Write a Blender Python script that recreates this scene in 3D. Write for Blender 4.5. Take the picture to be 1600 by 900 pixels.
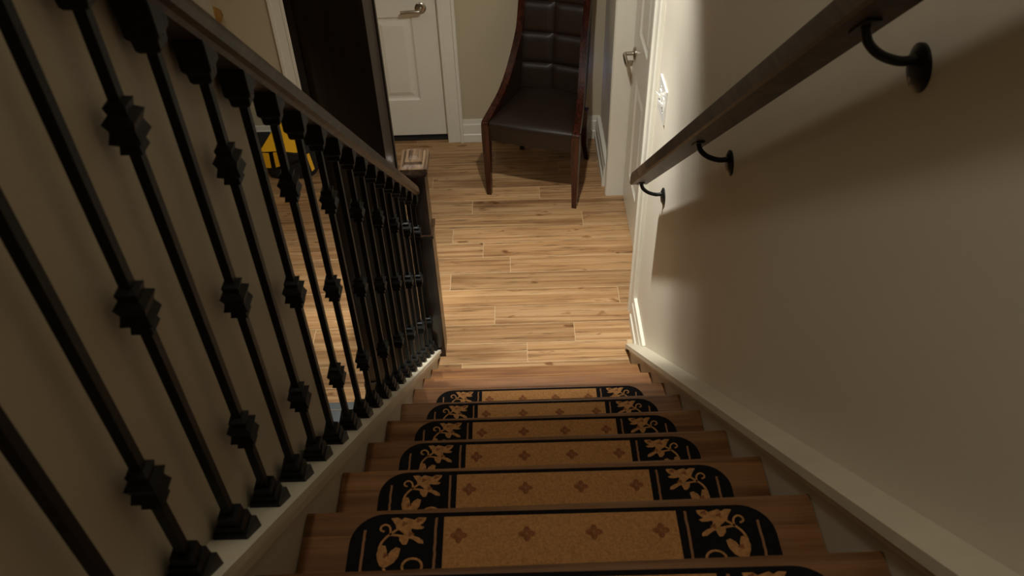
import bpy, bmesh, math, random
from mathutils import Vector, Matrix
random.seed(7)
for o in list(bpy.data.objects): bpy.data.objects.remove(o)
S = bpy.context.scene
COL = S.collection
ZS = 0.19                                   # floor level in the measured frame is z = -0.19

# ---------------------------------------------------------------- camera
cam = bpy.data.cameras.new('camera'); co = bpy.data.objects.new('camera', cam); COL.objects.link(co)
rt = Vector((0.9995442, -0.01288588, -0.02730118)); up = Vector((0.02889106, 0.67064703, 0.74121378)); fw = Vector((-0.00875826, 0.7416647, -0.67071363))
M = Matrix((rt, up, -fw)).transposed().to_4x4(); M.translation = Vector((0.37248, -2.35726, 2.56577 + ZS))
co.matrix_world = M
cam.sensor_width = 36; cam.lens = 1317.305 / 1600 * 36; cam.clip_start = 0.02
cam.dof.use_dof = True; cam.dof.focus_distance = 3.2; cam.dof.aperture_fstop = 9
S.camera = co
# ---------------------------------------------------------------- world, lights, exposure
S.view_settings.view_transform = 'Standard'; S.view_settings.look = 'None'; S.view_settings.gamma = 1
S.view_settings.exposure = 0.0; S.view_settings.use_curve_mapping = False
w = bpy.data.worlds.new('world'); S.world = w; w.use_nodes = True
w.node_tree.nodes['Background'].inputs[0].default_value = (1, .9, .78, 1)
w.node_tree.nodes['Background'].inputs[1].default_value = 0.03

def spot(name, loc, target, power, color, size, blend, r):
    l = bpy.data.lights.new(name, 'SPOT'); l.energy = power; l.color = color; l.spot_size = math.radians(size); l.spot_blend = blend; l.shadow_soft_size = r
    o = bpy.data.objects.new(name, l); COL.objects.link(o); o.location = (loc[0], loc[1], loc[2] + ZS)
    d = Vector(target) - Vector(loc); o.rotation_euler = d.to_track_quat('-Z', 'Y').to_euler(); return o
def area(name, loc, target, power, color, sx, sy):
    l = bpy.data.lights.new(name, 'AREA'); l.shape = 'RECTANGLE'; l.size = sx; l.size_y = sy; l.energy = power; l.color = color
    o = bpy.data.objects.new(name, l); COL.objects.link(o); o.location = (loc[0], loc[1], loc[2] + ZS)
    d = Vector(target) - Vector(loc); o.rotation_euler = d.to_track_quat('-Z', 'Y').to_euler(); return o
HALL = (0.44, 0.12, 2.19)
spot('hall_ceiling_light', HALL, (0.44, 1.00, -.19), 84, (1, .97, .90), 108, 1.0, .03)
spot('hall_ceiling_light_beam', HALL, (0.44, 0.42, -.19), 175, (1, .975, .91), 58, 1.0, .03)
spot('room_ceiling_downlight', (-.62, -.10, 2.19), (-.62, .05, -.19), 150, (1, .96, .88), 58, .9, .03)
area('upstairs_ceiling_light', (0.08, -1.7, 3.95), (0.08, -1.7, 0), 7.6, (1, .92, .80), .2, .2)
area('room_ceiling_light', (-1.2, 0.7, 2.17), (-1.2, 0.7, 0), 3.2, (1, .90, .70), .25, .25)
bl = bpy.data.lights.new('blue_night_light', 'POINT'); bl.energy = .05; bl.color = (.25, .35, 1); bl.shadow_soft_size = .02
blo = bpy.data.objects.new('blue_night_light', bl); COL.objects.link(blo); blo.location = (.74, 1.965, .30 + ZS)

# ---------------------------------------------------------------- materials
def srgb(r, g, b):
    f = lambda c: (c / 255 / 12.92) if c / 255 <= .04045 else ((c / 255 + .055) / 1.055) ** 2.4
    return (f(r), f(g), f(b), 1)
def mat(name, col, rough=.5, metal=0, bump=0, bscale=60, var=0, vscale=4, coat=0, spec=.5):
    m = bpy.data.materials.new(name); m.use_nodes = True; nt = m.node_tree; N = nt.nodes; L = nt.links
    b = N['Principled BSDF']; b.inputs['Base Color'].default_value = col; b.inputs['Roughness'].default_value = rough
    b.inputs['Metallic'].default_value = metal; b.inputs['Coat Weight'].default_value = coat; b.inputs['Specular IOR Level'].default_value = spec
    tc = N.new('ShaderNodeTexCoord')
    if bump:
        n = N.new('ShaderNodeTexNoise'); n.inputs['Scale'].default_value = bscale; n.inputs['Detail'].default_value = 3
        L.new(tc.outputs['Object'], n.inputs['Vector'])
        bp = N.new('ShaderNodeBump'); bp.inputs['Strength'].default_value = bump; bp.inputs['Distance'].default_value = .002
        L.new(n.outputs['Fac'], bp.inputs['Height']); L.new(bp.outputs['Normal'], b.inputs['Normal'])
    if var:
        n = N.new('ShaderNodeTexNoise'); n.inputs['Scale'].default_value = vscale; n.inputs['Detail'].default_value = 4
        L.new(tc.outputs['Object'], n.inputs['Vector'])
        r = N.new('ShaderNodeValToRGB'); r.color_ramp.elements[0].position = .3; r.color_ramp.elements[1].position = .7
        r.color_ramp.elements[0].color = tuple(c * (1 - var) for c in col[:3]) + (1,); r.color_ramp.elements[1].color = tuple(min(1, c * (1 + var)) for c in col[:3]) + (1,)
        L.new(n.outputs['Fac'], r.inputs['Fac']); L.new(r.outputs['Color'], b.inputs['Base Color'])
    return m
def wood(name, light, mid, dark, axis=0, rough=.38, knots=True, grain=34, stretch=1.3, bump=.15, contrast=1.0, rnd=True):
    """streaky plank wood; grain runs along the given local axis"""
    m = bpy.data.materials.new(name); m.use_nodes = True; nt = m.node_tree; N = nt.nodes; L = nt.links
    b = N['Principled BSDF']; b.inputs['Roughness'].default_value = rough
    tc = N.new('ShaderNodeTexCoord'); oi = N.new('ShaderNodeObjectInfo')
    off = N.new('ShaderNodeVectorMath'); off.operation = 'MULTIPLY_ADD'
    cmb = N.new('ShaderNodeCombineXYZ')
    for i in range(3): L.new(oi.outputs['Random'], cmb.inputs[i])
    off.inputs[1].default_value = (37, 53, 71) if rnd else (0, 0, 0)
    L.new(cmb.outputs[0], off.inputs[0]); L.new(tc.outputs['Object'], off.inputs[2])
    def noise(sc, detail=4, rghn=.55, dist=0):
        mp = N.new('ShaderNodeMapping'); L.new(off.outputs[0], mp.inputs['Vector'])
        s = [sc[1]] * 3; s[axis] = sc[0]; mp.inputs['Scale'].default_value = s
        n = N.new('ShaderNodeTexNoise'); n.inputs['Scale'].default_value = 1; n.inputs['Detail'].default_value = detail
        n.inputs['Roughness'].default_value = rghn; n.inputs['Distortion'].default_value = dist
        L.new(mp.outputs[0], n.inputs['Vector']); return n
    g = noise((stretch, grain), 6, .62, .6)
    r = N.new('ShaderNodeValToRGB'); e = r.color_ramp.elements
    e[0].position = .5 - .17 / contrast; e[0].color = dark; e[1].position = .5 + .15 / contrast; e[1].color = light
    k = r.color_ramp.elements.new(.49); k.color = mid
    L.new(g.outputs['Fac'], r.inputs['Fac'])
    out = r.outputs['Color']
    def mult(col_out, noise_node, lo, hi, dcol, fac=1.0):
        rr = N.new('ShaderNodeValToRGB'); rr.color_ramp.elements[0].position = lo; rr.color_ramp.elements[0].color = (1, 1, 1, 1)
        rr.color_ramp.elements[1].position = hi; rr.color_ramp.elements[1].color = dcol
        L.new(noise_node.outputs['Fac'], rr.inputs['Fac'])
        mx = N.new('ShaderNodeMix'); mx.data_type = 'RGBA'; mx.blend_type = 'MULTIPLY'; mx.inputs['Factor'].default_value = fac
        L.new(col_out, mx.inputs[6]); L.new(rr.outputs['Color'], mx.inputs[7]); return mx.outputs[2]
    out = mult(out, noise((2.2, 11), 3, .5), .50, .72, (.62, .56, .52, 1))
    if knots:
        out = mult(out, noise((5, 95), 3, .6, .4), .565, .68, (.36, .35, .36, 1), .8)       # thin dark streaks
        out = mult(out, noise((9, 24), 2, .5, .3), .655, .74, (.40, .27, .18, 1), .9)       # knots
    # each plank a shade of its own
    hs = N.new('ShaderNodeHueSaturation'); mr = N.new('ShaderNodeMapRange'); mr.inputs[3].default_value = .84; mr.inputs[4].default_value = 1.1
    L.new(oi.outputs['Random'], mr.inputs[0]); L.new(mr.outputs[0], hs.inputs['Value']); L.new(out, hs.inputs['Color'])
    L.new(hs.outputs[0], b.inputs['Base Color'])
    if bump:
        bp = N.new('ShaderNodeBump'); bp.inputs['Strength'].default_value = bump; bp.inputs['Distance'].default_value = .0015
        L.new(g.outputs['Fac'], bp.inputs['Height']); L.new(bp.outputs['Normal'], b.inputs['Normal'])
    return m
M_FLOOR = wood('floor_plank_wood', srgb(184, 152, 112), srgb(166, 128, 86), srgb(118, 84, 55), rough=.36, contrast=.8, grain=52, stretch=.9)
M_TREAD = wood('stair_wood', srgb(148, 105, 65), srgb(126, 85, 49), srgb(90, 57, 31), rough=.38, knots=False, contrast=.9, grain=34)
M_JOINTLIT = mat('plank_joint_highlight', srgb(192, 170, 134), .6)  # pale joints: highlights of the plank bevels painted as a colour
M_WALL = mat('wall_paint', srgb(226, 219, 202), .6, bump=.06, bscale=350)
M_WALLSHADE = mat('shaded_stair_wall_paint', srgb(200, 189, 168), .6, bump=.06, bscale=350)  # wall paint darkened; shade on the left wall is put into the colour
M_WALLY = mat('room_wall_paint', srgb(186, 174, 146), .6, bump=.06, bscale=350)
M_CEIL = mat('ceiling_paint', srgb(225, 220, 208), .8)
M_TRIM = mat('white_trim_paint', srgb(226, 222, 206), .35)
M_LEDGE = mat('ledge_paint', srgb(214, 206, 184), .45, var=.05, vscale=9)
M_SKIRT = mat('skirt_paint', srgb(196, 188, 168), .5)
M_IRON = mat('black_iron', srgb(11, 12, 11), .5, metal=0, bump=.3, bscale=300, spec=.28)
M_BRONZE = mat('dark_bronze', srgb(30, 30, 27), .35, metal=.5)
M_RAIL = wood('handrail_wood', srgb(86, 62, 38), srgb(60, 42, 25), srgb(32, 21, 12), axis=1, rough=.46, knots=False, grain=40, stretch=3, rnd=False)
M_NEWEL = wood('newel_wood', srgb(58, 40, 27), srgb(44, 30, 20), srgb(26, 17, 11), axis=2, rough=.28, knots=False, grain=60, stretch=3, rnd=False)
M_CAPLIT = wood('lit_newel_cap_wood', srgb(98, 80, 60), srgb(74, 58, 43), srgb(46, 35, 26), axis=1, rough=.26, knots=False, grain=60, stretch=3, rnd=False)  # newel wood lightened; light falling on the cap is painted in
M_COLM = wood('column_wood', srgb(42, 30, 21), srgb(33, 24, 16), srgb(24, 17, 12), axis=2, rough=.38, knots=False, grain=60, stretch=2, rnd=False)
M_MATBLK = mat('mat_black_pile', srgb(26, 24, 24), .95, bump=.9, bscale=420, spec=.1)
M_MATTAN = mat('mat_tan_pile', srgb(182, 132, 80), .95, bump=.9, bscale=420, var=.22, vscale=260, spec=.1)
M_MATGOLD = mat('mat_gold_pile', srgb(180, 130, 80), .95, bump=.9, bscale=420, var=.25, vscale=120, spec=.1)
M_MATFLW = mat('mat_rust_pile', srgb(138, 88, 54), .95, bump=.9, bscale=420, var=.25, vscale=200, spec=.1)
M_MATRIB = mat('mat_stripe_pile', srgb(150, 108, 74), .95, bump=.9, bscale=420, spec=.1)
M_LEATH = mat('brown_leather', srgb(38, 27, 19), .46, bump=.35, bscale=160, spec=.32)
M_MAHOG = wood('mahogany', srgb(72, 32, 20), srgb(54, 23, 15), srgb(30, 13, 9), axis=2, rough=.22, knots=False, grain=50, stretch=3, rnd=False)
M_NICKEL = mat('brushed_nickel', srgb(176, 166, 150), .28, metal=1, bump=.1, bscale=300)
M_PLATE = mat('switch_plastic', srgb(238, 236, 228), .18)
M_DARKGAP = mat('dark_threshold', srgb(40, 36, 32), .6)
M_YEL = mat('yellow_fabric', srgb(236, 178, 22), .6, bump=.4, bscale=60)
M_BLKF = mat('black_fabric', srgb(20, 20, 20), .8, bump=.4, bscale=200)
M_BIN = mat('grey_plastic', srgb(78, 84, 86), .4)
M_BIND = mat('dark_plastic', srgb(34, 36, 37), .4)
M_GOLDW = mat('amber_wood', srgb(160, 118, 56), .5, var=.25, vscale=20)
M_METW = mat('painted_metal', srgb(240, 238, 230), .3)

# ---------------------------------------------------------------- helpers
WO = {}                                     # world origin of every object
def obj(name, bm, m, parent=None, origin=None, bevel=0, segs=2, smooth=False, flat_angle=None):
    """link the bmesh (measured coordinates) as ONE mesh object with a local origin"""
    if bevel:
        bmesh.ops.bevel(bm, geom=[e for e in bm.edges if e.calc_face_angle(0) > .5], offset=bevel, segments=segs, affect='EDGES', profile=.6)
    bmesh.ops.recalc_face_normals(bm, faces=bm.faces)
    me = bpy.data.meshes.new(name)
    if origin is None:
        xs = [v.co for v in bm.verts]
        lo = Vector([min(v[i] for v in xs) for i in range(3)]); hi = Vector([max(v[i] for v in xs) for i in range(3)])
        origin = Vector(((lo.x + hi.x) / 2, (lo.y + hi.y) / 2, lo.z))
    origin = Vector(origin)
    bmesh.ops.translate(bm, verts=bm.verts, vec=-origin)
    if smooth:
        for f in bm.faces: f.smooth = True
    bm.to_mesh(me); bm.free()
    if smooth: me.set_sharp_from_angle(angle=math.radians(flat_angle or 40))
    me.materials.append(m)
    o = bpy.data.objects.new(name, me); COL.objects.link(o)
    WO[o.name] = origin
    if parent: o.parent = parent; o.location = origin - WO[parent.name]
    else: o.location = origin + Vector((0, 0, ZS))
    return o
def thing(name, label, cat, loc, rotz=0, group=None):
    o = bpy.data.objects.new(name, None); o.empty_display_size = .05; COL.objects.link(o)
    WO[o.name] = Vector(loc); o.location = Vector(loc) + Vector((0, 0, ZS)); o.rotation_euler = (0, 0, rotz)
    return tag(o, label, cat, group)
def lthing(name, label, cat, loc, rotz=0, group=None):      # parts are given in the thing's own coordinates
    o = thing(name, label, cat, loc, rotz, group); WO[o.name] = Vector((0, 0, 0)); return o
def tag(o, label, cat, group=None):
    o['label'] = label; o['category'] = cat
    if group: o['group'] = group
    return o
def struct(name, bm, m, parent=None, **k):
    o = obj(name, bm, m, parent, **k)
    if not parent: o['kind'] = 'structure'
    return o
def box(bm, x0, x1, y0, y1, z0, z1):
    vs = [bm.verts.new(p) for p in ((x0,y0,z0),(x1,y0,z0),(x1,y1,z0),(x0,y1,z0),(x0,y0,z1),(x1,y0,z1),(x1,y1,z1),(x0,y1,z1))]
    for f in ((0,3,2,1),(4,5,6,7),(0,1,5,4),(1,2,6,5),(2,3,7,6),(3,0,4,7)): bm.faces.new([vs[i] for i in f])
    return vs
def B(*boxes):
    bm = bmesh.new()
    for b in boxes: box(bm, *b)
    return bm
def prism(bm, pts, axis, a, b):
    """extrude a 2D polygon; pts in the two other axes' order"""
    def P(p, t): return {0: (t, p[0], p[1]), 1: (p[0], t, p[1]), 2: (p[0], p[1], t)}[axis]
    A = [bm.verts.new(P(p, a)) for p in pts]; C = [bm.verts.new(P(p, b)) for p in pts]
    n = len(pts); bm.faces.new(A); bm.faces.new(C[::-1])
    for i in range(n): bm.faces.new((A[i], A[(i+1) % n], C[(i+1) % n], C[i]))
def loft(bm, rings, caps=True):
    R = [[bm.verts.new(p) for p in r] for r in rings]; n = len(R[0])
    for i in range(len(R) - 1):
        for j in range(n): bm.faces.new((R[i][j], R[i][(j+1) % n], R[i+1][(j+1) % n], R[i+1][j]))
    if caps: bm.faces.new(R[0][::-1]); bm.faces.new(R[-1])
    return R
def sq(h, z, hy=None):
    hy = hy or h; return [(-h,-hy,z),(h,-hy,z),(h,hy,z),(-h,hy,z)]
def circ(c, r, n, ax):
    ax = Vector(ax).normalized(); t = ax.orthogonal().normalized(); s = ax.cross(t)
    return [tuple(Vector(c) + r * (math.cos(2*math.pi*k/n) * t + math.sin(2*math.pi*k/n) * s)) for k in range(n)]
def tube(bm, pts, rad, n=10):
    pts = [Vector(p) for p in pts]; rings = []; prev = None
    for i, p in enumerate(pts):
        d = (pts[min(i+1, len(pts)-1)] - pts[max(i-1, 0)]).normalized()
        if prev is None: t = d.orthogonal().normalized()
        else: t = (prev - d * prev.dot(d)).normalized()
        prev = t; s = d.cross(t); r = rad[i] if isinstance(rad, (list, tuple)) else rad
        rings.append([tuple(p + r * (math.cos(2*math.pi*k/n) * t + math.sin(2*math.pi*k/n) * s)) for k in range(n)])
    loft(bm, rings)
def smoothpath(pts, m=6):
    pts = [Vector(p) for p in pts]; out = []
    for i in range(len(pts) - 1):
        p0 = pts[max(i-1, 0)]; p1 = pts[i]; p2 = pts[i+1]; p3 = pts[min(i+2, len(pts)-1)]
        for k in range(m):
            t = k / m
            out.append(.5 * ((2*p1) + (p2-p0)*t + (2*p0-5*p1+4*p2-p3)*t*t + (-p0+3*p1-3*p2+p3)*t**3))
    out.append(pts[-1]); return out
SL = 0.19 / 0.2195                           # stair slope
RUN, RISE = 0.2195, 0.19
Zc = lambda c, y: c - SL * y                 # height of a sloping line of constant c at y
F = -0.19

# ---------------------------------------------------------------- floor with its planks
sub = struct('floor', B((-2.9, 1.1, -1.6, 2.14, F-.08, F-.0010)), M_JOINTLIT)
struct('floor_upper_landing', B((-.145, 1.0, -3.7, -2.63, 2.0, 2.09)), M_TREAD)
joints = {9:.129, 8:.720, 7:.032, 6:.192, 5:.330, 4:.035, 3:.849, 2:.253, 1:.62, 0:.40, 10:.50, 11:-.10, 12:.62, 13:.25, 14:.7}
PW = .1215; PL = 1.2; plank_mesh = {}
for k in range(-12, 16):
    y0 = .198 + PW * k; y1 = min(y0 + PW, 2.10)
    if y1 - y0 < .02: continue
    j0 = joints.get(k, random.uniform(0, 1.2))
    a = j0 - PL * 4
    while a < 1.0:
        xa, xb = max(a, -1.75), min(a + PL, 0.99 if y0 > .3 else (.855 if y0 > -.06 else -.045))
        a += PL
        if xb - xa < .03: continue
        key = (round(xb - xa, 3), round(y1 - y0, 4))
        if key not in plank_mesh:
            L_, W_ = key
            o = obj('plank', B((-L_/2+.0012, L_/2-.0012, -W_/2+.0016, W_/2-.0016, -.006, 0)), M_FLOOR, sub, origin=(0, 0, 0), bevel=.0012, segs=1)
            plank_mesh[key] = o.data
        else:
            o = bpy.data.objects.new('plank', plank_mesh[key]); COL.objects.link(o); o.parent = sub
        o.location = Vector(((xa+xb)/2, (y0+y1)/2, F)) - WO['floor']

# ---------------------------------------------------------------- walls, ceilings
WX = .903                                    # right wall by the stairs; .882 beyond the door
struct('wall_right', B((WX, 1.05, -3.7, .45, F-.05, 4.05), (.956, 1.05, .45, .47, F-.05, 4.05)), M_WALL)
struct('wall_right_far', B((.882, 1.05, 1.50, 2.14, F, 2.22), (.903, 1.05, .47, 1.50, 1.86, 2.22)), M_WALL)
struct('wall_back', B((.02, 1.05, 2.03, 2.14, F, 2.22), (-2.9, -.88, 2.03, 2.14, F, 2.22), (-.88, .02, 2.03, 2.14, 1.87, 2.22)), M_WALLY)
struct('wall_left', B((-.145, -.045, -3.7, -1.215, F, 4.05)), M_WALLSHADE)
struct('wall_left_far', B((-3.0, -2.9, -1.6, 2.14, F, 2.22)), M_WALLY)
struct('wall_near', B((-3.0, -.145, -1.72, -1.6, F, 2.22)), M_WALLY)
struct('wall_upper_end', B((-.145, 1.05, -3.8, -3.7, 1.9, 4.05)), M_WALL)
struct('ceiling', B((-3.0, 1.05, -.12, 2.14, 2.22, 2.32), (-3.0, -.145, -1.72, -.12, 2.22, 2.32)), M_CEIL)
struct('wall_header', B((-.145, 1.05, -.22, -.12, 2.22, 4.05), (-.145, -.045, -1.215, -.12, 2.22, 4.05)), M_WALL)
struct('ceiling_upper', B((-.145, 1.05, -3.8, -.12, 4.05, 4.15)), M_CEIL)

# recessed lamp trim in the lower ceiling
t = thing('recessed_ceiling_light', 'round white recessed ceiling light over the foot of the stairs', 'light', (HALL[0], HALL[1], 2.22))
bm = bmesh.new(); rr = []
for r, z in ((.06, 2.22), (.085, 2.22), (.085, 2.214), (.06, 2.212)): rr.append(circ((HALL[0], HALL[1], z), r, 32, (0, 0, 1)))
loft(bm, rr + [rr[0]], caps=False); obj('trim_ring', bm, M_TRIM, t, smooth=True)
m_l = mat('lamp_lens', srgb(255, 245, 225), .5); m_l.node_tree.nodes['Principled BSDF'].inputs['Emission Color'].default_value = (1, .95, .85, 1); m_l.node_tree.nodes['Principled BSDF'].inputs['Emission Strength'].default_value = 6
bm = bmesh.new(); loft(bm, [circ((HALL[0], HALL[1], 2.2198), .0595, 32, (0, 0, 1)), circ((HALL[0], HALL[1], 2.216), .0595, 32, (0, 0, 1))]); obj('lens', bm, m_l, t)

# baseboards: stepped profile boards
def base_y(x0, x1, yw, zb=F, h=.148):        # on a wall facing -Y
    return [(yw - .0, zb), (yw-.018, zb), (yw-.018, zb+.05), (yw-.013, zb+.055), (yw-.013, zb+.115), (yw-.009, zb+.122), (yw-.007, zb+h), (yw, zb+h)]
bm = bmesh.new(); prism(bm, base_y(0, 0, 2.03), 0, .066, .88); struct('baseboard_back', bm, M_TRIM)
bm = bmesh.new(); prism(bm, base_y(0, 0, 2.03), 0, -2.9, -.935); struct('baseboard_back_left', bm, M_TRIM)
def basex(xw, a, b, name, back):
    wall = xw + back; pts = [(wall, F), (xw-.020, F), (xw-.020, F+.05), (xw-.014, F+.055), (xw-.014, F+.115), (xw-.010, F+.122), (xw-.007, F+.148), (wall, F+.148)]
    bm = bmesh.new(); prism(bm, pts, 1, a, b); return struct(name, bm, M_TRIM)
basex(.896, .135, .432, 'baseboard_right', .0065)
basex(.868, 1.515, 2.012, 'baseboard_right_far', .0135)

# ---------------------------------------------------------------- door casings
def casing_profile(u0, u1, t0):               # u across the width, t0 = wall plane, thickness towards -
    return [(u0, t0), (u0, t0-.012), (u0+.006, t0-.018), (u0+.02, t0-.018), (u0+.024, t0-.014), (u1-.022, t0-.017), (u1-.018, t0-.024), (u1-.004, t0-.024), (u1, t0-.02), (u1, t0)]
def side_pts(y0, y1, xw, flip):
    p = casing_profile(0, y1-y0, 0); out = []
    for u, d in p: out.append((xw + d, (y1-u) if flip else (y0+u)))
    return out
bm = bmesh.new(); prism(bm, side_pts(1.432, 1.515, .884, True), 2, F, 1.93)
box(bm, .864, .975, 1.425, 1.50, F, 1.87); struct('trim_1', bm, M_TRIM)
bm = bmesh.new(); prism(bm, side_pts(.432, .522, .903, False), 2, F, 1.93)
box(bm, .886, .975, .450, .515, F, 1.87); struct('trim_2', bm, M_TRIM)
bm = B((.868, .905, .43, 1.515, 1.86, 1.95)); struct('trim_3', bm, M_TRIM, bevel=.004)
def front_pts(x0, x1, yw, flip):
    p = casing_profile(0, x1-x0, 0); return [((x1-u) if flip else (x0+u), yw+d) for u, d in p]
bm = bmesh.new(); prism(bm, front_pts(-.030, .066, 2.032, False), 2, F, 1.93); box(bm, -.028, .02, 2.03, 2.12, F, 1.87); struct('trim_4', bm, M_TRIM)
bm = bmesh.new(); prism(bm, front_pts(-.932, -.842, 2.032, True), 2, F, 1.93); box(bm, -.89, -.844, 2.03, 2.12, F, 1.87); struct('trim_5', bm, M_TRIM)
bm = B((-.93, .066, 2.008, 2.032, 1.86, 1.95)); struct('trim_6', bm, M_TRIM, bevel=.004)

# ---------------------------------------------------------------- doors: leaf with recessed, bevelled panels
def panel_door(name, w_, h_, cols, rows):
    """leaf in local coords: x 0..w, front face at y=0 looking -Y, z 0..h. returns bmesh"""
    bm = bmesh.new()
    xs = [0] + [v for c in cols for v in c] + [w_]; zs = [0] + [v for c in rows for v in c] + [h_]
    grid = {}
    def V(x, y, z):
        k = (round(x, 4), round(y, 4), round(z, 4))
        if k not in grid: grid[k] = bm.verts.new((x, y, z))
        return grid[k]
    for i in range(len(xs)-1):
        for j in range(len(zs)-1):
            x0, x1, z0, z1 = xs[i], xs[i+1], zs[j], zs[j+1]
            if i % 2 == 1 and j % 2 == 1:
                prev = [(x0,0,z0),(x1,0,z0),(x1,0,z1),(x0,0,z1)]
                for ins, y in ((.006, .005), (.014, .009), (.026, .009), (.052, .002)):
                    cur = [(x0+ins,y,z0+ins),(x1-ins,y,z0+ins),(x1-ins,y,z1-ins),(x0+ins,y,z1-ins)]
                    for a in range(4):
                        q = (a+1) % 4
                        bm.faces.new((V(*prev[a]), V(*prev[q]), V(*cur[q]), V(*cur[a])))
                    prev = cur
                bm.faces.new([V(*p) for p in prev])
            else: bm.faces.new((V(x0,0,z0), V(x1,0,z0), V(x1,0,z1), V(x0,0,z1)))
    # back and edges
    T = .038; bk = [bm.verts.new(p) for p in ((0,T,0),(w_,T,0),(w_,T,h_),(0,T,h_))]; bm.faces.new(bk)
    fr = [V(0,0,0), V(w_,0,0), V(w_,0,h_), V(0,0,h_)]
    box(bm, 0, w_, T-.002, T, 0, h_)
    for a, b_ in (((0,0),(w_,0)), ((0,h_),(w_,h_))): pass
    for x in (0, w_): bm.faces.new([bm.verts.new(p) for p in ((x,0,0),(x,T,0),(x,T,h_),(x,0,h_))])
    for z in (0, h_): bm.faces.new([bm.verts.new(p) for p in ((0,0,z),(w_,0,z),(w_,T,z),(0,T,z))])
    return bm
def lever(parent, c, side, out, name='door_handle'):
    """round rose, neck and lever; c centre on the door face, side = lever direction, out = outward normal"""
    c = Vector(c); side = Vector(side); out = Vector(out)
    bm = bmesh.new(); loft(bm, [circ(c + out*0, .031, 28, out), circ(c + out*.006, .031, 28, out), circ(c + out*.010, .026, 28, out), circ(c + out*.012, .012, 28, out)])
    ro = obj(name, bm, M_NICKEL, parent, smooth=True)
    bm = bmesh.new(); tube(bm, smoothpath([c+out*.01, c+out*.045, c+out*.052+side*.012, c+out*.054+side*.06, c+out*.052+side*.105+Vector((0,0,-.004))], 5), .0095, 12)
    obj('lever', bm, M_NICKEL, ro, smooth=True)
    return ro
wd = .806; rows = [(.24, .748), (1.01, 1.55), (1.68, 1.90)]
bm = panel_door('door_1', wd, 2.03, [(.135, .355), (.445, .665)], [(.235, .745), (1.0, 1.55), (1.67, 1.90)])
bmesh.ops.translate(bm, verts=bm.verts, vec=(-.839, 2.058, F+.036))
d1 = struct('door_1', bm, M_TRIM)
lever(d1, (-.120, 2.058, .640), (-1, 0, 0), (0, -1, 0))
obj('latch_plate', B((-.0345, -.0325, 2.052, 2.078, .60, .675)), M_NICKEL, d1)
struct('trim_threshold', B((-.86, -.0285, 2.050, 2.125, F-.002, F+.016)), M_DARKGAP)
bm = panel_door('door_2', .897, 2.03, [(.15, .40), (.50, .75)], [(.24, .775), (1.005, 1.55), (1.67, 1.90)])
# rotate: local x -> -Y, front(-Y local) -> -X
bmesh.ops.transform(bm, verts=bm.verts, matrix=Matrix(((0,1,0,0),(-1,0,0,0),(0,0,1,0),(0,0,0,1))))
bmesh.ops.translate(bm, verts=bm.verts, vec=(.956, 1.419, F+.008))
d2 = struct('door_2', bm, M_TRIM)
lever(d2, (.956, 1.352, .69), (0, -1, 0), (-1, 0, 0))

# ---------------------------------------------------------------- staircase
st = thing('staircase', 'straight wooden staircase going down between white skirt boards', 'staircase', (.427, -1.2, F))
NT = 12
def tread_skew(n): return .006 if n >= 6 else (.004 if n > 2 else 0)
for n in range(0, NT):
    yn = -n * RUN; z = n * RISE; yb = yn - RUN + .022
    s = tread_skew(n)
    bm = bmesh.new()                          # rounded nosing strip with a skewed front edge
    prof = [(yn-.055, z-.030), (yn-.010, z-.030), (yn-.003, z-.026), (yn, z-.018), (yn, z-.010), (yn-.003, z-.003), (yn-.010, z), (yn-.055, z)]
    A = [bm.verts.new((.0015, a - (s if a > yn-.02 else 0), b)) for a, b in prof]; C_ = [bm.verts.new((.8545, a + (s if a > yn-.02 else 0), b)) for a, b in prof]
    bm.faces.new(A); bm.faces.new(C_[::-1])
    for i in range(8): bm.faces.new((A[i], A[(i+1)%8], C_[(i+1)%8], C_[i]))
    obj('nosing', bm, M_TREAD, st)
    obj('tread', B((.0015, .8545, yb, yn-.0552, z-.028, z-.0004)), M_TREAD, st, bevel=.001, segs=1)
    obj('riser', B((.0015, .8545, yn-.036, yn-.022, z-RISE+.001, z-.031)), M_TREAD, st)
# left curb (a solid low wall) with its cap and moulding, right ledge likewise
YT = -2.62
def slab(bm, x0, x1, c0, c1, ya, yb):
    prism(bm, [(ya, Zc(c0, ya)), (yb, Zc(c0, yb)), (yb, Zc(c1, yb)), (ya, Zc(c1, ya))], 0, x0, x1)
ye = .238
bm = bmesh.new(); prism(bm, [(YT, F), (ye, F), (ye, Zc(.047, ye)), (YT, Zc(.047, YT))], 0, -.040, 0.0); obj('skirt_board', bm, M_SKIRT, st)
bm = bmesh.new(); slab(bm, -.0445, .017, .048, .068, YT, ye); obj('curb_cap', bm, M_LEDGE, st, bevel=.003)
bm = bmesh.new(); slab(bm, .0005, .010, .022, .0475, YT, ye); obj('cap_moulding', bm, M_LEDGE, st, bevel=.003)
yr = .215
bm = bmesh.new(); prism(bm, [(YT, F), (yr, F), (yr, Zc(.045, yr)+.0), (YT, Zc(.045, YT))], 0, .856, .9025); obj('skirt_board', bm, M_SKIRT, st)
bm = bmesh.new(); prism(bm, [(YT, Zc(.046, YT)), (yr+.015, Zc(.046, yr+.015)), (.255, F+.001), (.255, Zc(.07, .255)+.0), (YT, Zc(.07, YT))], 0, .8375, .9025); obj('ledge_cap', bm, M_LEDGE, st, bevel=.004)
bm = bmesh.new(); slab(bm, .848, .8555, .024, .0455, YT, .20); obj('cap_moulding', bm, M_LEDGE, st, bevel=.003)

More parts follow.
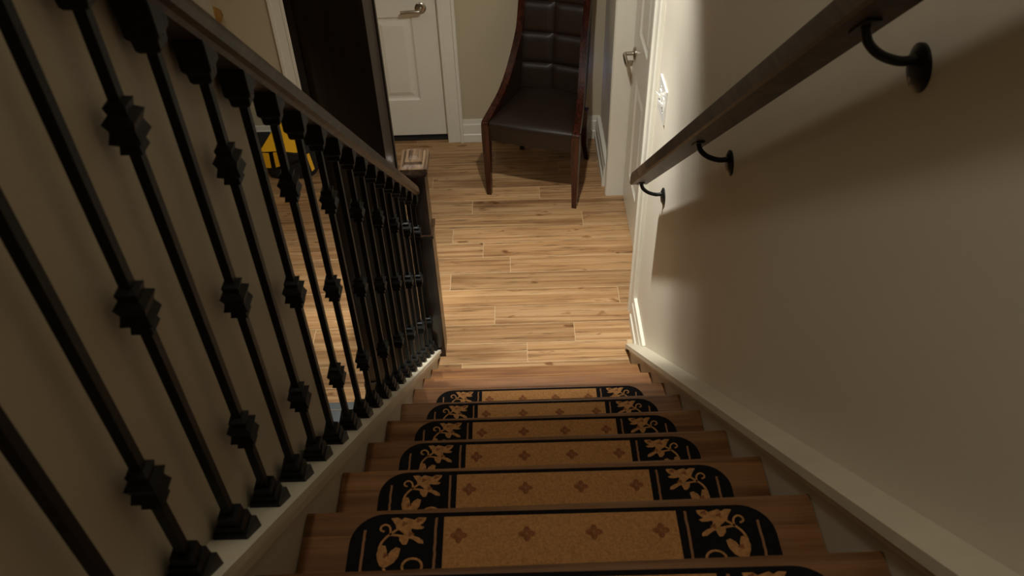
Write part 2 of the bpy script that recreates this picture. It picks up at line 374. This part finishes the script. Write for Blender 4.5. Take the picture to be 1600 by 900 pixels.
# ---------------------------------------------------------------- stair mats (carpet treads)
LEAF = [(.065,.009),(.074,.023),(.075,.028),(.089,.039),(.097,.047),(.104,.050),(.114,.057),(.122,.058),(.121,.052),(.113,.046),(.105,.043),(.100,.033),(.101,.029),(.108,.031),(.118,.031),(.122,.027),(.114,.024),(.119,.020),(.123,.014),(.124,.009),(.110,.0085),(.104,.013),(.098,.011),(.088,.008),(.083,.012),(.076,.008)]
LOBE = [(.081,.044),(.082,.051),(.088,.059),(.094,.059),(.096,.054),(.098,.046),(.09,.040)]
LEAF2 = [(.049,.065),(.047,.075),(.049,.085),(.054,.096),(.061,.100),(.067,.097),(.076,.091),(.083,.080),(.085,.066),(.078,.063),(.070,.069),(.0645,.078),(.063,.068),(.060,.060),(.054,.059)]
def ribbon(bm, pts, w0, z, closed=False):
    pts = [Vector((p[0], p[1], 0)) for p in pts]; n = len(pts); Lv = []; Rv = []
    for i, p in enumerate(pts):
        d = (pts[(i+1) % n if closed else min(i+1, n-1)] - pts[(i-1) % n if closed else max(i-1, 0)]).normalized(); s = Vector((-d.y, d.x, 0)) * w0/2
        Lv.append(bm.verts.new((p.x+s.x, p.y+s.y, z))); Rv.append(bm.verts.new((p.x-s.x, p.y-s.y, z)))
    for i in range(n if closed else n-1):
        j = (i+1) % n; bm.faces.new((Lv[i], Rv[i], Rv[j], Lv[j]))
def poly(bm, pts, z): bm.faces.new([bm.verts.new((p[0], p[1], z)) for p in pts])
def solidify(bm, t):
    r = bmesh.ops.extrude_face_region(bm, geom=list(bm.faces)); bmesh.ops.translate(bm, verts=[v for v in r['geom'] if isinstance(v, bmesh.types.BMVert)], vec=(0, 0, -t))
MW, MD = .698, .176                          # mat width and depth; local x 0..MW, y 0 (nose side) .. -MD
def mat_outline(ins, d0=0):
    r = .056 - ins; pts = []
    for cx, cy, a0 in ((MW-ins-r, -ins-r, 0), (ins+r, -ins-r, 90), (ins+r, -MD+ins+r, 180), (MW-ins-r, -MD+ins+r, 270)):
        for k in range(9):
            a = math.radians(a0 + k*90/8); pts.append((cx + r*math.cos(a), cy + r*math.sin(a)))
    return pts
def make_mat(n, label):
    yn = -n * RUN; z = n * RISE
    t = lthing('stair_mat', label, 'stair mat', (.082, yn - .021, z), 0, 'oblong carpet mats on the stair treads')
    bm = bmesh.new(); prism(bm, mat_outline(0), 2, .0002, .008); obj('backing', bm, M_MATBLK, t, bevel=.002, segs=2, smooth=True)
    bm = bmesh.new(); x0, x1 = .154, MW - .158
    prism(bm, [(x0, -MD+.012), (x1, -MD+.012), (x1, -.009), (x0, -.009)], 2, .0075, .0092); obj('tan_field', bm, M_MATTAN, t)
    for xs_, cut in ((.024, .030), (.141, .010), (MW-.143, .010), (MW-.026, .030)):
        bm = bmesh.new()
        pts = [(xs_ + random.uniform(-.0006, .0006), -cut - k*(MD-cut-.02)/22) for k in range(23)]
        ribbon(bm, pts, .0042, .0090); solidify(bm, .001); obj('stripe', bm, M_MATRIB, t)
    for mir in (0, 1):
        fx = (lambda p: (MW - p[0], -p[1])) if mir else (lambda p: (p[0], -p[1]))
        bm = bmesh.new()
        for P in (LEAF, LOBE): poly(bm, [fx(p) for p in (P if not mir else P[::-1])], .0090)
        ribbon(bm, [fx(p) for p in smoothpath([(.080,.028,0),(.070,.036,0),(.060,.045,0),(.053,.055,0),(.050,.066,0)], 5)], .004, .0091)
        ribbon(bm, [fx(p) for p in smoothpath([(.066,.040,0),(.080,.042,0),(.098,.046,0)], 4)], .004, .0091)
        ribbon(bm, [fx(p) for p in smoothpath([(.056,.034,0),(.050,.031,0),(.050,.025,0),(.056,.021,0),(.063,.024,0),(.066,.031,0),(.066,.041,0)], 4)], .0035, .0091)
        poly(bm, [fx(p) for p in (LEAF2 if not mir else LEAF2[::-1])], .0090)
        ribbon(bm, [fx((.106+.016*math.cos(a*math.pi/8), .098+.014*math.sin(a*math.pi/8))) for a in range(16)], .004, .0090, True)
        # lower half of the motif
        ribbon(bm, [fx(p) for p in smoothpath([(.060,.100,0),(.070,.112,0),(.085,.118,0),(.100,.112,0)], 5)], .004, .0090)
        poly(bm, [fx(p) for p in ((.085,.122),(.095,.150),(.110,.155),(.105,.140),(.122,.142),(.112,.128),(.120,.118),(.100,.118))], .0090)
        poly(bm, [fx(p) for p in ((.050,.115),(.044,.135),(.055,.150),(.066,.145),(.076,.150),(.078,.136),(.068,.124))], .0090)
        solidify(bm, .001); obj('leaf_motif', bm, M_MATGOLD, t)
        for c in ((.088, .020), (.112, .014), (.100, .040), (.062, .078)):
            bm = bmesh.new(); poly(bm, [fx((c[0]+.0045*math.cos(a)*(1+.4*math.cos(3*a)), c[1]+.004*math.sin(a)*(1+.4*math.cos(3*a)))) for a in [k*math.pi/6 for k in range(12)]], .0094)
            solidify(bm, .001); obj('leaf_shading', bm, M_MATFLW, t)
    for row in (.045, .130):
        for i, fxx in enumerate((.179, .291, .401, .511)):
            bm = bmesh.new(); pts = []
            for k in range(32):
                a = 2*math.pi*k/32; r = .0075 + .0062*abs(math.cos(2*a))**1.5*(1) + (.0012 if k % 2 else 0)
                pts.append((fxx + r*math.cos(a), -row + (i%2)*.0 + r*math.sin(a)))
            poly(bm, pts, .0096); solidify(bm, .001); obj('flower_motif', bm, M_MATFLW, t)
            bm = bmesh.new(); poly(bm, [(fxx+.003*math.cos(k*math.pi/4), -row+.003*math.sin(k*math.pi/4)) for k in range(8)], .0099); solidify(bm, .001)
            obj('flower_centre', bm, M_MATRIB, t)
    return t
ORD = {8: 'nearest tan and black carpet mat, only its far edge in frame at the bottom', 7: 'second nearest carpet mat with black leaf panels, the largest one fully across the photo',
       6: 'third nearest tan carpet mat on the stairs, counting up the photo', 5: 'middle carpet mat of the seven, with three nearer and three farther',
       4: 'third lowest tan and black carpet mat down the stairs', 3: 'second lowest carpet mat, half in shade of the hall light', 2: 'lowest and farthest carpet mat, brightly lit, with bare treads below it'}
for n in range(8, 1, -1): make_mat(n, ORD[n])

# ---------------------------------------------------------------- left stair railing: handrail, newel post, iron balusters
XB = -.0185
rl = thing('stair_railing', 'dark wood stair railing with black iron balusters along the left side', 'railing', (XB, -.8, F))
def rail_mesh(xc, hw, c0, c1, ya, yb):
    th = c1 - c0
    prof = [(-hw*.62, 0), (hw*.62, 0), (hw*.72, th*.16), (hw*.98, th*.26), (hw, th*.45), (hw*.94, th*.68), (hw*.68, th*.9), (hw*.3, th), (-hw*.3, th), (-hw*.68, th*.9), (-hw*.94, th*.68), (-hw, th*.45), (-hw*.98, th*.26), (-hw*.72, th*.16)]
    bm = bmesh.new(); loft(bm, [[(xc+a, y, Zc(c0, y)+b) for a, b in prof] for y in (ya, yb)]); return bm
obj('handrail', rail_mesh(XB, .027, .905, .962, -2.6, .245), M_RAIL, rl, smooth=True, flat_angle=30)
npx, npy = -.0095, .296
bm = B((-.053, .035, .245, .347, F, .50)); npost = obj('newel_post', bm, M_NEWEL, rl, bevel=.003)
obj('newel_shaft', B((-.051, .0315, .249, .343, .50, .795)), M_NEWEL, npost, bevel=.003)
obj('newel_moulding', B((-.053, .041, .239, .353, .490, .503)), M_NEWEL, npost, bevel=.003)
bm = bmesh.new()
cx_, cy_ = -.003, .290
for hx, hy, z0, z1 in ((.043, .058, .790, .806), (.050, .068, .806, .830)): box(bm, cx_-hx, cx_+hx, cy_-hy, cy_+hy, z0, z1)
loft(bm, [[(cx_+a*hx, cy_+b*hy, z) for a, b in ((-1,-1),(1,-1),(1,1),(-1,1))] for hx, hy, z in ((.042, .058, .8302), (.033, .047, .838), (.031, .044, .848), (.020, .030, .850), (.012, .018, .858))])
obj('newel_cap', bm, M_CAPLIT, npost, bevel=.0025)
sh_rings = lambda top: [[(x, y, z + (-SL*y if k == 0 else 0)) for x, y, z in sq(h, z)] for k, (h, z) in enumerate(((.0230, 0), (.0218, .008), (.0178, .014), (.0168, .031), (.0136, .035), (.0126, .050)))]
def shoe_bm(flip):
    bm = bmesh.new(); rs = [[(x, y, z) for x, y, z in r] for r in sh_rings(0)]
    for k in (1, 2): rs[k] = [(x, y, z + max(0, -SL*y) * (1.0 if k == 1 else .75)) for x, y, z in rs[k]]
    rs[3] = [(x, y, z + max(0, -SL*y)*.4) for x, y, z in rs[3]]
    if flip: rs = [[(x, y, z + (-SL*y if k == 0 else 0)) for x, y, z in sq(h, z)] for k, (h, z) in enumerate(((.0190, 0), (.0190, -.027), (.0150, -.032), (.0138, -.045), (.0105, -.048)))]
    loft(bm, rs)
    s = -1 if flip else 1
    return bm
def knuckle_bm(zc):
    bm = bmesh.new()
    prof = ((-.037,.0066),(-.032,.0125),(-.024,.0125),(-.021,.0095),(-.0165,.0195),(-.008,.0195),(0,.0128),(.008,.0195),(.0165,.0195),(.021,.0095),(.024,.0125),(.032,.0125),(.037,.0066))
    prof = ((-.031,.0062),(-.028,.0118),(-.0185,.0100),(-.0125,.0168),(-.001,.0135),(.001,.0135),(.0105,.0168),(.0175,.0100),(.0265,.0118),(.030,.0062))
    loft(bm, [sq(h, zc + z) for z, h in prof]); return bm
H = .837
protos = {}
def baluster(kind, y):
    z = Zc(.068, y)
    if kind not in protos:
        WO['tmp'] = Vector((0, 0, 0))
        o = obj('baluster', B((-.0060, .0060, -.0060, .0060, .004, H-.004)), M_IRON, None, origin=(0, 0, 0), bevel=.0012, segs=1)
        o.parent = rl; WO[o.name] = Vector((0, 0, 0))
        obj('shoe', shoe_bm(False), M_IRON, o, origin=(0, 0, 0), bevel=.0015, segs=1)
        bm = shoe_bm(True); bmesh.ops.translate(bm, verts=bm.verts, vec=(0, 0, H)); obj('shoe', bm, M_IRON, o, origin=(0, 0, 0), bevel=.0015, segs=1)
        for h in ((.1775, .6645) if kind == 'double' else (.421,)): obj('knuckle', knuckle_bm(h), M_IRON, o, origin=(0, 0, 0), bevel=.0008, segs=1)
        for h, f_ in ((.030, 1), (H-.030, -1)):
            bm = bmesh.new(); tube(bm, [(.0145, 0, h), (.0180, 0, h)], .0018, 8); obj('set_screw', bm, M_BRONZE, o, origin=(0, 0, 0))
        protos[kind] = o
    else:
        p = protos[kind]; o = p.copy(); COL.objects.link(o); o.parent = rl
        for ch in p.children: c = ch.copy(); COL.objects.link(c); c.parent = o
    o.location = Vector((XB, y, z)) - WO[rl.name]
for j in range(-5, 19): baluster('double' if j % 2 == 0 else 'single', -1.841 + j * .1143)

# ---------------------------------------------------------------- dark support column left of the newel post
cl = thing('support_column', 'tall square column clad in dark brown wood, left of the newel post', 'column', (-.169, .11, F))
obj('shaft', B((-.278, -.0625, .006, .216, F, 2.22)), M_COLM, cl)
for x0, x1 in ((-.284, -.262), (-.076, -.056)):
    for y0, y1 in ((-.0, .022), (.200, .2205)): obj('corner_board', B((x0, x1, y0, y1, F, 2.22)), M_COLM, cl, bevel=.002)
obj('base_block', B((-.288, -.0545, -.006, .2225, F, F+.11)), M_COLM, cl, bevel=.004)

# ---------------------------------------------------------------- right wall handrail
wr = thing('wall_handrail', 'round-edged dark oak handrail on black brackets along the right wall', 'handrail', (WX, -.6, Zc(.85, -.6)))
def rail2(ya, yb):
    hw, c0, th = .0325, .915, .060
    prof = [(-hw*.9, 0), (hw*.9, 0), (hw, th*.12), (hw, th*.6), (hw*.92, th*.85), (hw*.6, th), (-hw*.6, th), (-hw*.92, th*.85), (-hw, th*.6), (-hw, th*.12)]
    bm = bmesh.new(); loft(bm, [[(.8155+a*s, y, Zc(c0, y)+b*s+(1-s)*.02) for a, b in prof] for y, s in ((ya, 1), (yb-.006, 1), (yb, .86))]); return bm
obj('rail', rail2(-2.6, .160), M_RAIL, wr, smooth=True, flat_angle=30)
for y in (-2.12, -1.357, -.612, .112):
    zp = Zc(.853, y); zt = Zc(.915, y)
    bm = bmesh.new(); loft(bm, [circ((WX, y, zp), .032, 28, (-1,0,0)), circ((WX-.004, y, zp), .032, 28, (-1,0,0)), circ((WX-.010, y, zp), .020, 28, (-1,0,0)), circ((WX-.011, y, zp), .008, 28, (-1,0,0))])
    br = obj('bracket_plate', bm, M_BRONZE, wr, smooth=True)
    bm = bmesh.new(); tube(bm, smoothpath([(WX-.006, y, zp+.012), (WX-.030, y, zp+.010), (WX-.058, y, zp+.020), (WX-.078, y, zp+.038), (WX-.0865, y, zt-.002)], 6), .0068, 12); obj('bracket_arm', bm, M_BRONZE, br, smooth=True)
    bm = bmesh.new(); d = Vector((0, 1, -SL)).normalized(); n_ = Vector((0, SL, 1)).normalized(); c = Vector((.8155, y, zt)) - n_*.0005
    vs = []
    for s_ in (0, 1):
        vs.append([tuple(c - n_*(.0035*s_) + d*a + Vector((b, 0, 0))) for a, b in ((-.028,-.010),(.028,-.010),(.028,.010),(-.028,.010))])
    loft(bm, vs); obj('saddle', bm, M_BRONZE, br, bevel=.001, segs=1)
    bm = bmesh.new(); tube(bm, [(WX-.006, y, zp-.017), (WX-.0105, y, zp-.017)], .0042, 10); obj('screw', bm, M_NICKEL, br)

# ---------------------------------------------------------------- light switch
ls = thing('light_switch', 'white double toggle light switch plate on the right wall beside the door', 'light switch', (WX, .305, 1.04))
obj('plate', B((WX-.006, WX-.0005, .236, .370, .975, 1.105)), M_PLATE, ls, bevel=.0035, segs=3)
for y in (.272, .334):
    obj('toggle_frame', B((WX-.0085, WX-.005, y-.010, y+.010, 1.018, 1.062)), M_PLATE, ls, bevel=.001)
    bm = bmesh.new(); loft(bm, [[(WX-.007, y+a*.0055, 1.034+b*.006) for a, b in ((-1,-1),(1,-1),(1,1),(-1,1))], [(WX-.024, y+a*.004, 1.052+b*.004) for a, b in ((-1,-1),(1,-1),(1,1),(-1,1))]])
    obj('toggle', bm, M_PLATE, ls, bevel=.001)
    for z in (1.005, 1.075):
        bm = bmesh.new(); tube(bm, [(WX-.006, y, z), (WX-.0072, y, z)], .003, 10); obj('screw', bm, M_METW, ls)

# ---------------------------------------------------------------- leather chair (local: x right, y towards the back, z up)
ch = lthing('side_chair', 'brown leather chair with tall tufted back and swooping mahogany frame', 'chair', (.4475, 1.388, F), -math.radians(18.0))
def bar(pts_x, prof_path, w0, m_, name, t_=.036):
    pass
ARM = [(0.0, .448), (.004, .462), (.045, .476), (.12, .500), (.20, .535), (.27, .590), (.34, .672), (.40, .765), (.445, .86), (.475, .96), (.497, 1.06), (.510, 1.14)]
def armx(u): return .262 - .070 * min(1, max(0, u/.42))**1.2
for s in (-1, 1):
    # tapered square front leg
    bm = bmesh.new(); loft(bm, [[(s*.242 + a*h, .018 + b*h, z) for a, b in ((-1,-1),(1,-1),(1,1),(-1,1))] for h, z in ((.0125, 0), (.017, .20), (.0205, .36), (.0205, .447))])
    obj('leg', bm, M_MAHOG, ch, bevel=.002)
    # swept arm and back stile
    bm = bmesh.new(); path = smoothpath([(a, b, 0) for a, b in ARM], 4); rings = []
    for i, p in enumerate(path):
        q0, q1 = path[max(i-1, 0)], path[min(i+1, len(path)-1)]; d = (q1 - q0).normalized(); nn = Vector((d.y, -d.x, 0))
        tt = .036; u, z = p.x, p.y; x = armx(u)
        ox, oz = (nn.x*tt, nn.y*tt)
        if i == 0: ox, oz = .036, 0
        rings.append([(s*(x-.036), u, z), (s*x, u, z), (s*x, u+ox, z+oz), (s*(x-.036), u+ox, z+oz)])
    loft(bm, rings); obj('arm_frame', bm, M_MAHOG, ch, bevel=.003)
    # rear leg, raked
    bm = bmesh.new(); pth = [(.500, 0, .0125), (.470, .12, .015), (.452, .25, .018), (.452, .352, .019)]
    loft(bm, [[(s*(.185 if True else 0) + a*h + s*(.012 if z < .1 else 0), u + b*h, z) for a, b in ((-1,-1),(1,-1),(1,1),(-1,1))] for u, z, h in pth]); obj('leg', bm, M_MAHOG, ch, bevel=.002)
    # leather side infill between arm and seat
    bm = bmesh.new(); top = [(u, z-.028) for u, z in [(p.x, p.y) for p in path] if .03 < u < .45]
    ring_o = [(s*(armx(u)-.008), u, z) for u, z in top] + [(s*(armx(.44)-.008), .44, .37), (s*(armx(.03)-.006), .03, .37)]
    ring_i = [(s*(armx(u)-.032), u, z) for u, z in top] + [(s*(armx(.44)-.034), .44, .37), (s*(armx(.03)-.034), .03, .37)]
    loft(bm, [ring_o, ring_i]); obj('side_panel', bm, M_LEATH, ch)
# cushioned seat with rolled front and apron
bm = bmesh.new(); nx, ny = 20, 20; g = []
prof = [(.010, .352), (.006, .40), (.004, .435), (.006, .452), (.014, .462)] + [(.014 + (.425-.014)*k/14, .462) for k in range(1, 15)]
for iu, (u, z) in enumerate(prof):
    row = []
    hw_ = (armx(max(u, .0)) - .040) if u > .03 else .222
    for k in range(nx+1):
        a = -1 + 2*k/nx
        dome = .016 * (1 - a**4) * min(1, max(0, (u-.004)/.05)) * (1 - .6*max(0, (u-.25)/.2))
        bow = .012*(1-a*a) if iu < 6 else 0
        row.append(bm.verts.new((a*hw_, u - bow, z + dome)))
    g.append(row)
for i in range(len(g)-1):
    for k in range(nx): bm.faces.new((g[i][k], g[i][k+1], g[i+1][k+1], g[i+1][k]))
bt = [bm.verts.new((a, u, .352)) for a, u in ((-.222, .02), (.222, .02), (.175, .425), (-.175, .425))]; bm.faces.new(bt)
obj('seat', bm, M_LEATH, ch, smooth=True, flat_angle=60)
# tufted back: a shell plus stitched pads
def backu(z): return .418 + .085*((z-.45)/.65) + .022*max(0, (z-.85)/.3)
bm = bmesh.new(); loft(bm, [[(a*hw_, backu(z)+.006+o_, z) for a, o_ in ((-1, 0), (1, 0), (1, .045), (-1, .045))] for hw_, z in ((.185, .36), (.188, .46), (.190, .70), (.186, .95), (.184, 1.13))])
obj('backrest', bm, M_LEATH, ch, bevel=.008)
bk = [o for o in ch.children if o.name.startswith('backrest')][0]
rows_ = [.447, .604, .767, .927, 1.085, 1.145]
for r_ in range(5):
    for c_ in (0, 1):
        z0, z1 = rows_[r_], rows_[r_+1]; bm = bmesh.new(); G = []; K = 10
        for i in range(K+1):
            row = []
            for j in range(K+1):
                a, b = j/K, i/K; hw_ = .182
                x = (-hw_ + hw_*a) if c_ == 0 else hw_*a; z = z0 + (z1-z0)*b
                puff = .017 * ((1-(2*a-1)**6) * (1-(2*b-1)**6))**.5
                curve = .034*(x/hw_)**2 * (1 if r_ < 2 else .6)       # wraps forward at the sides
                row.append(bm.verts.new((x, backu(z) + .004 - puff - curve*.5, z)))
            G.append(row)
        for i in range(K):
            for j in range(K): bm.faces.new((G[i][j], G[i][j+1], G[i+1][j+1], G[i+1][j]))
        solid = [bm.verts.new((G[i][j].co.x, backu(G[i][j].co.z)+.012, G[i][j].co.z)) for i, j in ((0,0),(0,K),(K,K),(K,0))]
        bm.faces.new(solid)
        # side walls
        E = [[G[0][j] for j in range(K+1)], [G[i][K] for i in range(K+1)], [G[K][j] for j in range(K, -1, -1)], [G[i][0] for i in range(K, -1, -1)]]
        for q_, e_ in enumerate(E): bm.faces.new(e_ + [solid[(q_+1) % 4], solid[q_]])
        obj('tufted_pad', bm, M_LEATH, bk, smooth=True, flat_angle=50)
obj('top_rail', B((-.192, .192, .485, .535, 1.12, 1.155)), M_MAHOG, ch, bevel=.006)

# ---------------------------------------------------------------- things on the floor of the left room
# yellow and black bag by the back wall
bg = thing('tool_bag', 'yellow and black fabric bag on the floor by the back wall, behind the balusters', 'bag', (-.94, 1.80, F))
n_ = 20; bm = bmesh.new(); rings = []
for sc, z in ((.94, F), (1.0, F+.02), (1.0, F+.10), (.97, F+.17), (.86, F+.185)):
    rings.append([(-.92 + .150*sc*math.copysign(abs(math.cos(a))**.6, math.cos(a)), 1.815 + .145*sc*math.copysign(abs(math.sin(a))**.6, math.sin(a)), z) for a in [2*math.pi*k/n_ for k in range(n_)]])
loft(bm, rings); obj('body', bm, M_BLKF, bg, smooth=True)
def quad_slab(pts, t_=.006):
    bm = bmesh.new(); A = [Vector(p) for p in pts]; nn = (A[1]-A[0]).cross(A[2]-A[0]).normalized()*t_
    loft(bm, [[tuple(p) for p in A], [tuple(p+nn) for p in A]]); return bm
obj('flap', quad_slab([(-1.055, 1.660, .010), (-.938, 1.655, .016), (-.845, 1.660, -.004), (-.895, 1.92, .060), (-.980, 1.92, .066)]), M_YEL, bg, bevel=.002)
obj('front_panel', quad_slab([(-1.055, 1.655, -.088), (-1.010, 1.655, -.090), (-1.005, 1.658, .003), (-1.055, 1.660, .005)]), M_YEL, bg, bevel=.002)
obj('front_panel', quad_slab([(-.982, 1.655, -.088), (-.935, 1.655, -.075), (-.940, 1.658, .010), (-.980, 1.658, .006)]), M_YEL, bg, bevel=.002)
obj('side_panel', quad_slab([(-.795, 1.64, -.005), (-.778, 1.65, .0), (-.757, 1.62, -.085), (-.772, 1.61, -.095)]), M_YEL, bg, bevel=.002)
bm = bmesh.new(); tube(bm, smoothpath([(-.91, 1.655, .0), (-.87, 1.60, .03), (-.82, 1.60, .03), (-.79, 1.655, .0)], 6), .007, 8); obj('handle', bm, M_BLKF, bg, smooth=True)
# dark case beside it
kc = thing('black_case', 'low black soft case against the back wall, left of the yellow bag', 'case', (-1.21, 1.86, F))
bm = B((-1.36, -1.085, 1.80, 2.005, F, F+.12)); kb = obj('body', bm, M_BLKF, kc, bevel=.02, segs=3, smooth=True)
bm = bmesh.new(); tube(bm, smoothpath([(-1.27, 1.83, F+.115), (-1.27, 1.82, F+.16), (-1.19, 1.82, F+.16), (-1.19, 1.83, F+.115)], 6), .007, 8); obj('handle', bm, M_BLKF, kc, smooth=True)
# grey bin behind the curb
bn = thing('storage_bin', 'grey plastic storage bin with rounded lid on the floor behind the lower balusters', 'bin', (-.235, -.42, F))
def rrect(x0, x1, y0, y1, r, z, n=6):
    out = []
    for cx, cy, a0 in ((x1-r, y1-r, 0), (x0+r, y1-r, 90), (x0+r, y0+r, 180), (x1-r, y0+r, 270)):
        for k in range(n+1):
            a = math.radians(a0 + 90*k/n); out.append((cx + r*math.cos(a), cy + r*math.sin(a), z))
    return out
bx = (-.430, -.056, -.66, -.238)
def rr_i(i, z): return rrect(bx[0]+i, bx[1]-i, bx[2]+i, bx[3]-i, .03, z)
bm = bmesh.new(); loft(bm, [rr_i(.03, F), rr_i(.012, .06)]); obj('body', bm, M_BIND, bn, smooth=True)
bm = bmesh.new(); loft(bm, [rr_i(.004, .06), rr_i(0, .066), rr_i(0, .082), rr_i(.006, .088)]); obj('rim', bm, M_BIND, bn, smooth=True)
bm = bmesh.new(); loft(bm, [rr_i(.012, .088), rr_i(.013, .096), rr_i(.020, .100)]); ld = obj('lid', bm, M_BIN, bn, smooth=True)
obj('lid_seam', B((-.40, -.07, -.292, -.288, .100, .1012)), M_NICKEL, ld)
bm = bmesh.new(); tube(bm, [(-.372, -.34, .1005), (-.384, -.62, .1005)], .0012, 6); obj('lid_groove', bm, M_BIND, ld)
# rounded wooden bracket on the back wall
hk = thing('wall_hook', 'golden brown rounded wooden hook board on the beige back wall above the handrail', 'wall hook', (-1.27, 2.03, .64))
bm = bmesh.new(); pts = [(-.085, -.045), (.030, -.058), (.050, -.045), (.078, .010), (.074, .035), (.050, .052), (-.02, .056), (-.085, .052)]
prism(bm, [(-1.27+a*1.1, .635+b*1.1) for a, b in pts], 1, 1.985, 2.0295); obj('board', bm, M_GOLDW, hk, bevel=.008, segs=3, smooth=True)
bm = bmesh.new(); tube(bm, smoothpath([(-1.30, 1.986, .66), (-1.30, 1.960, .645), (-1.30, 1.945, .66)], 5), .006, 8); obj('peg', bm, M_BRONZE, hk, smooth=True)
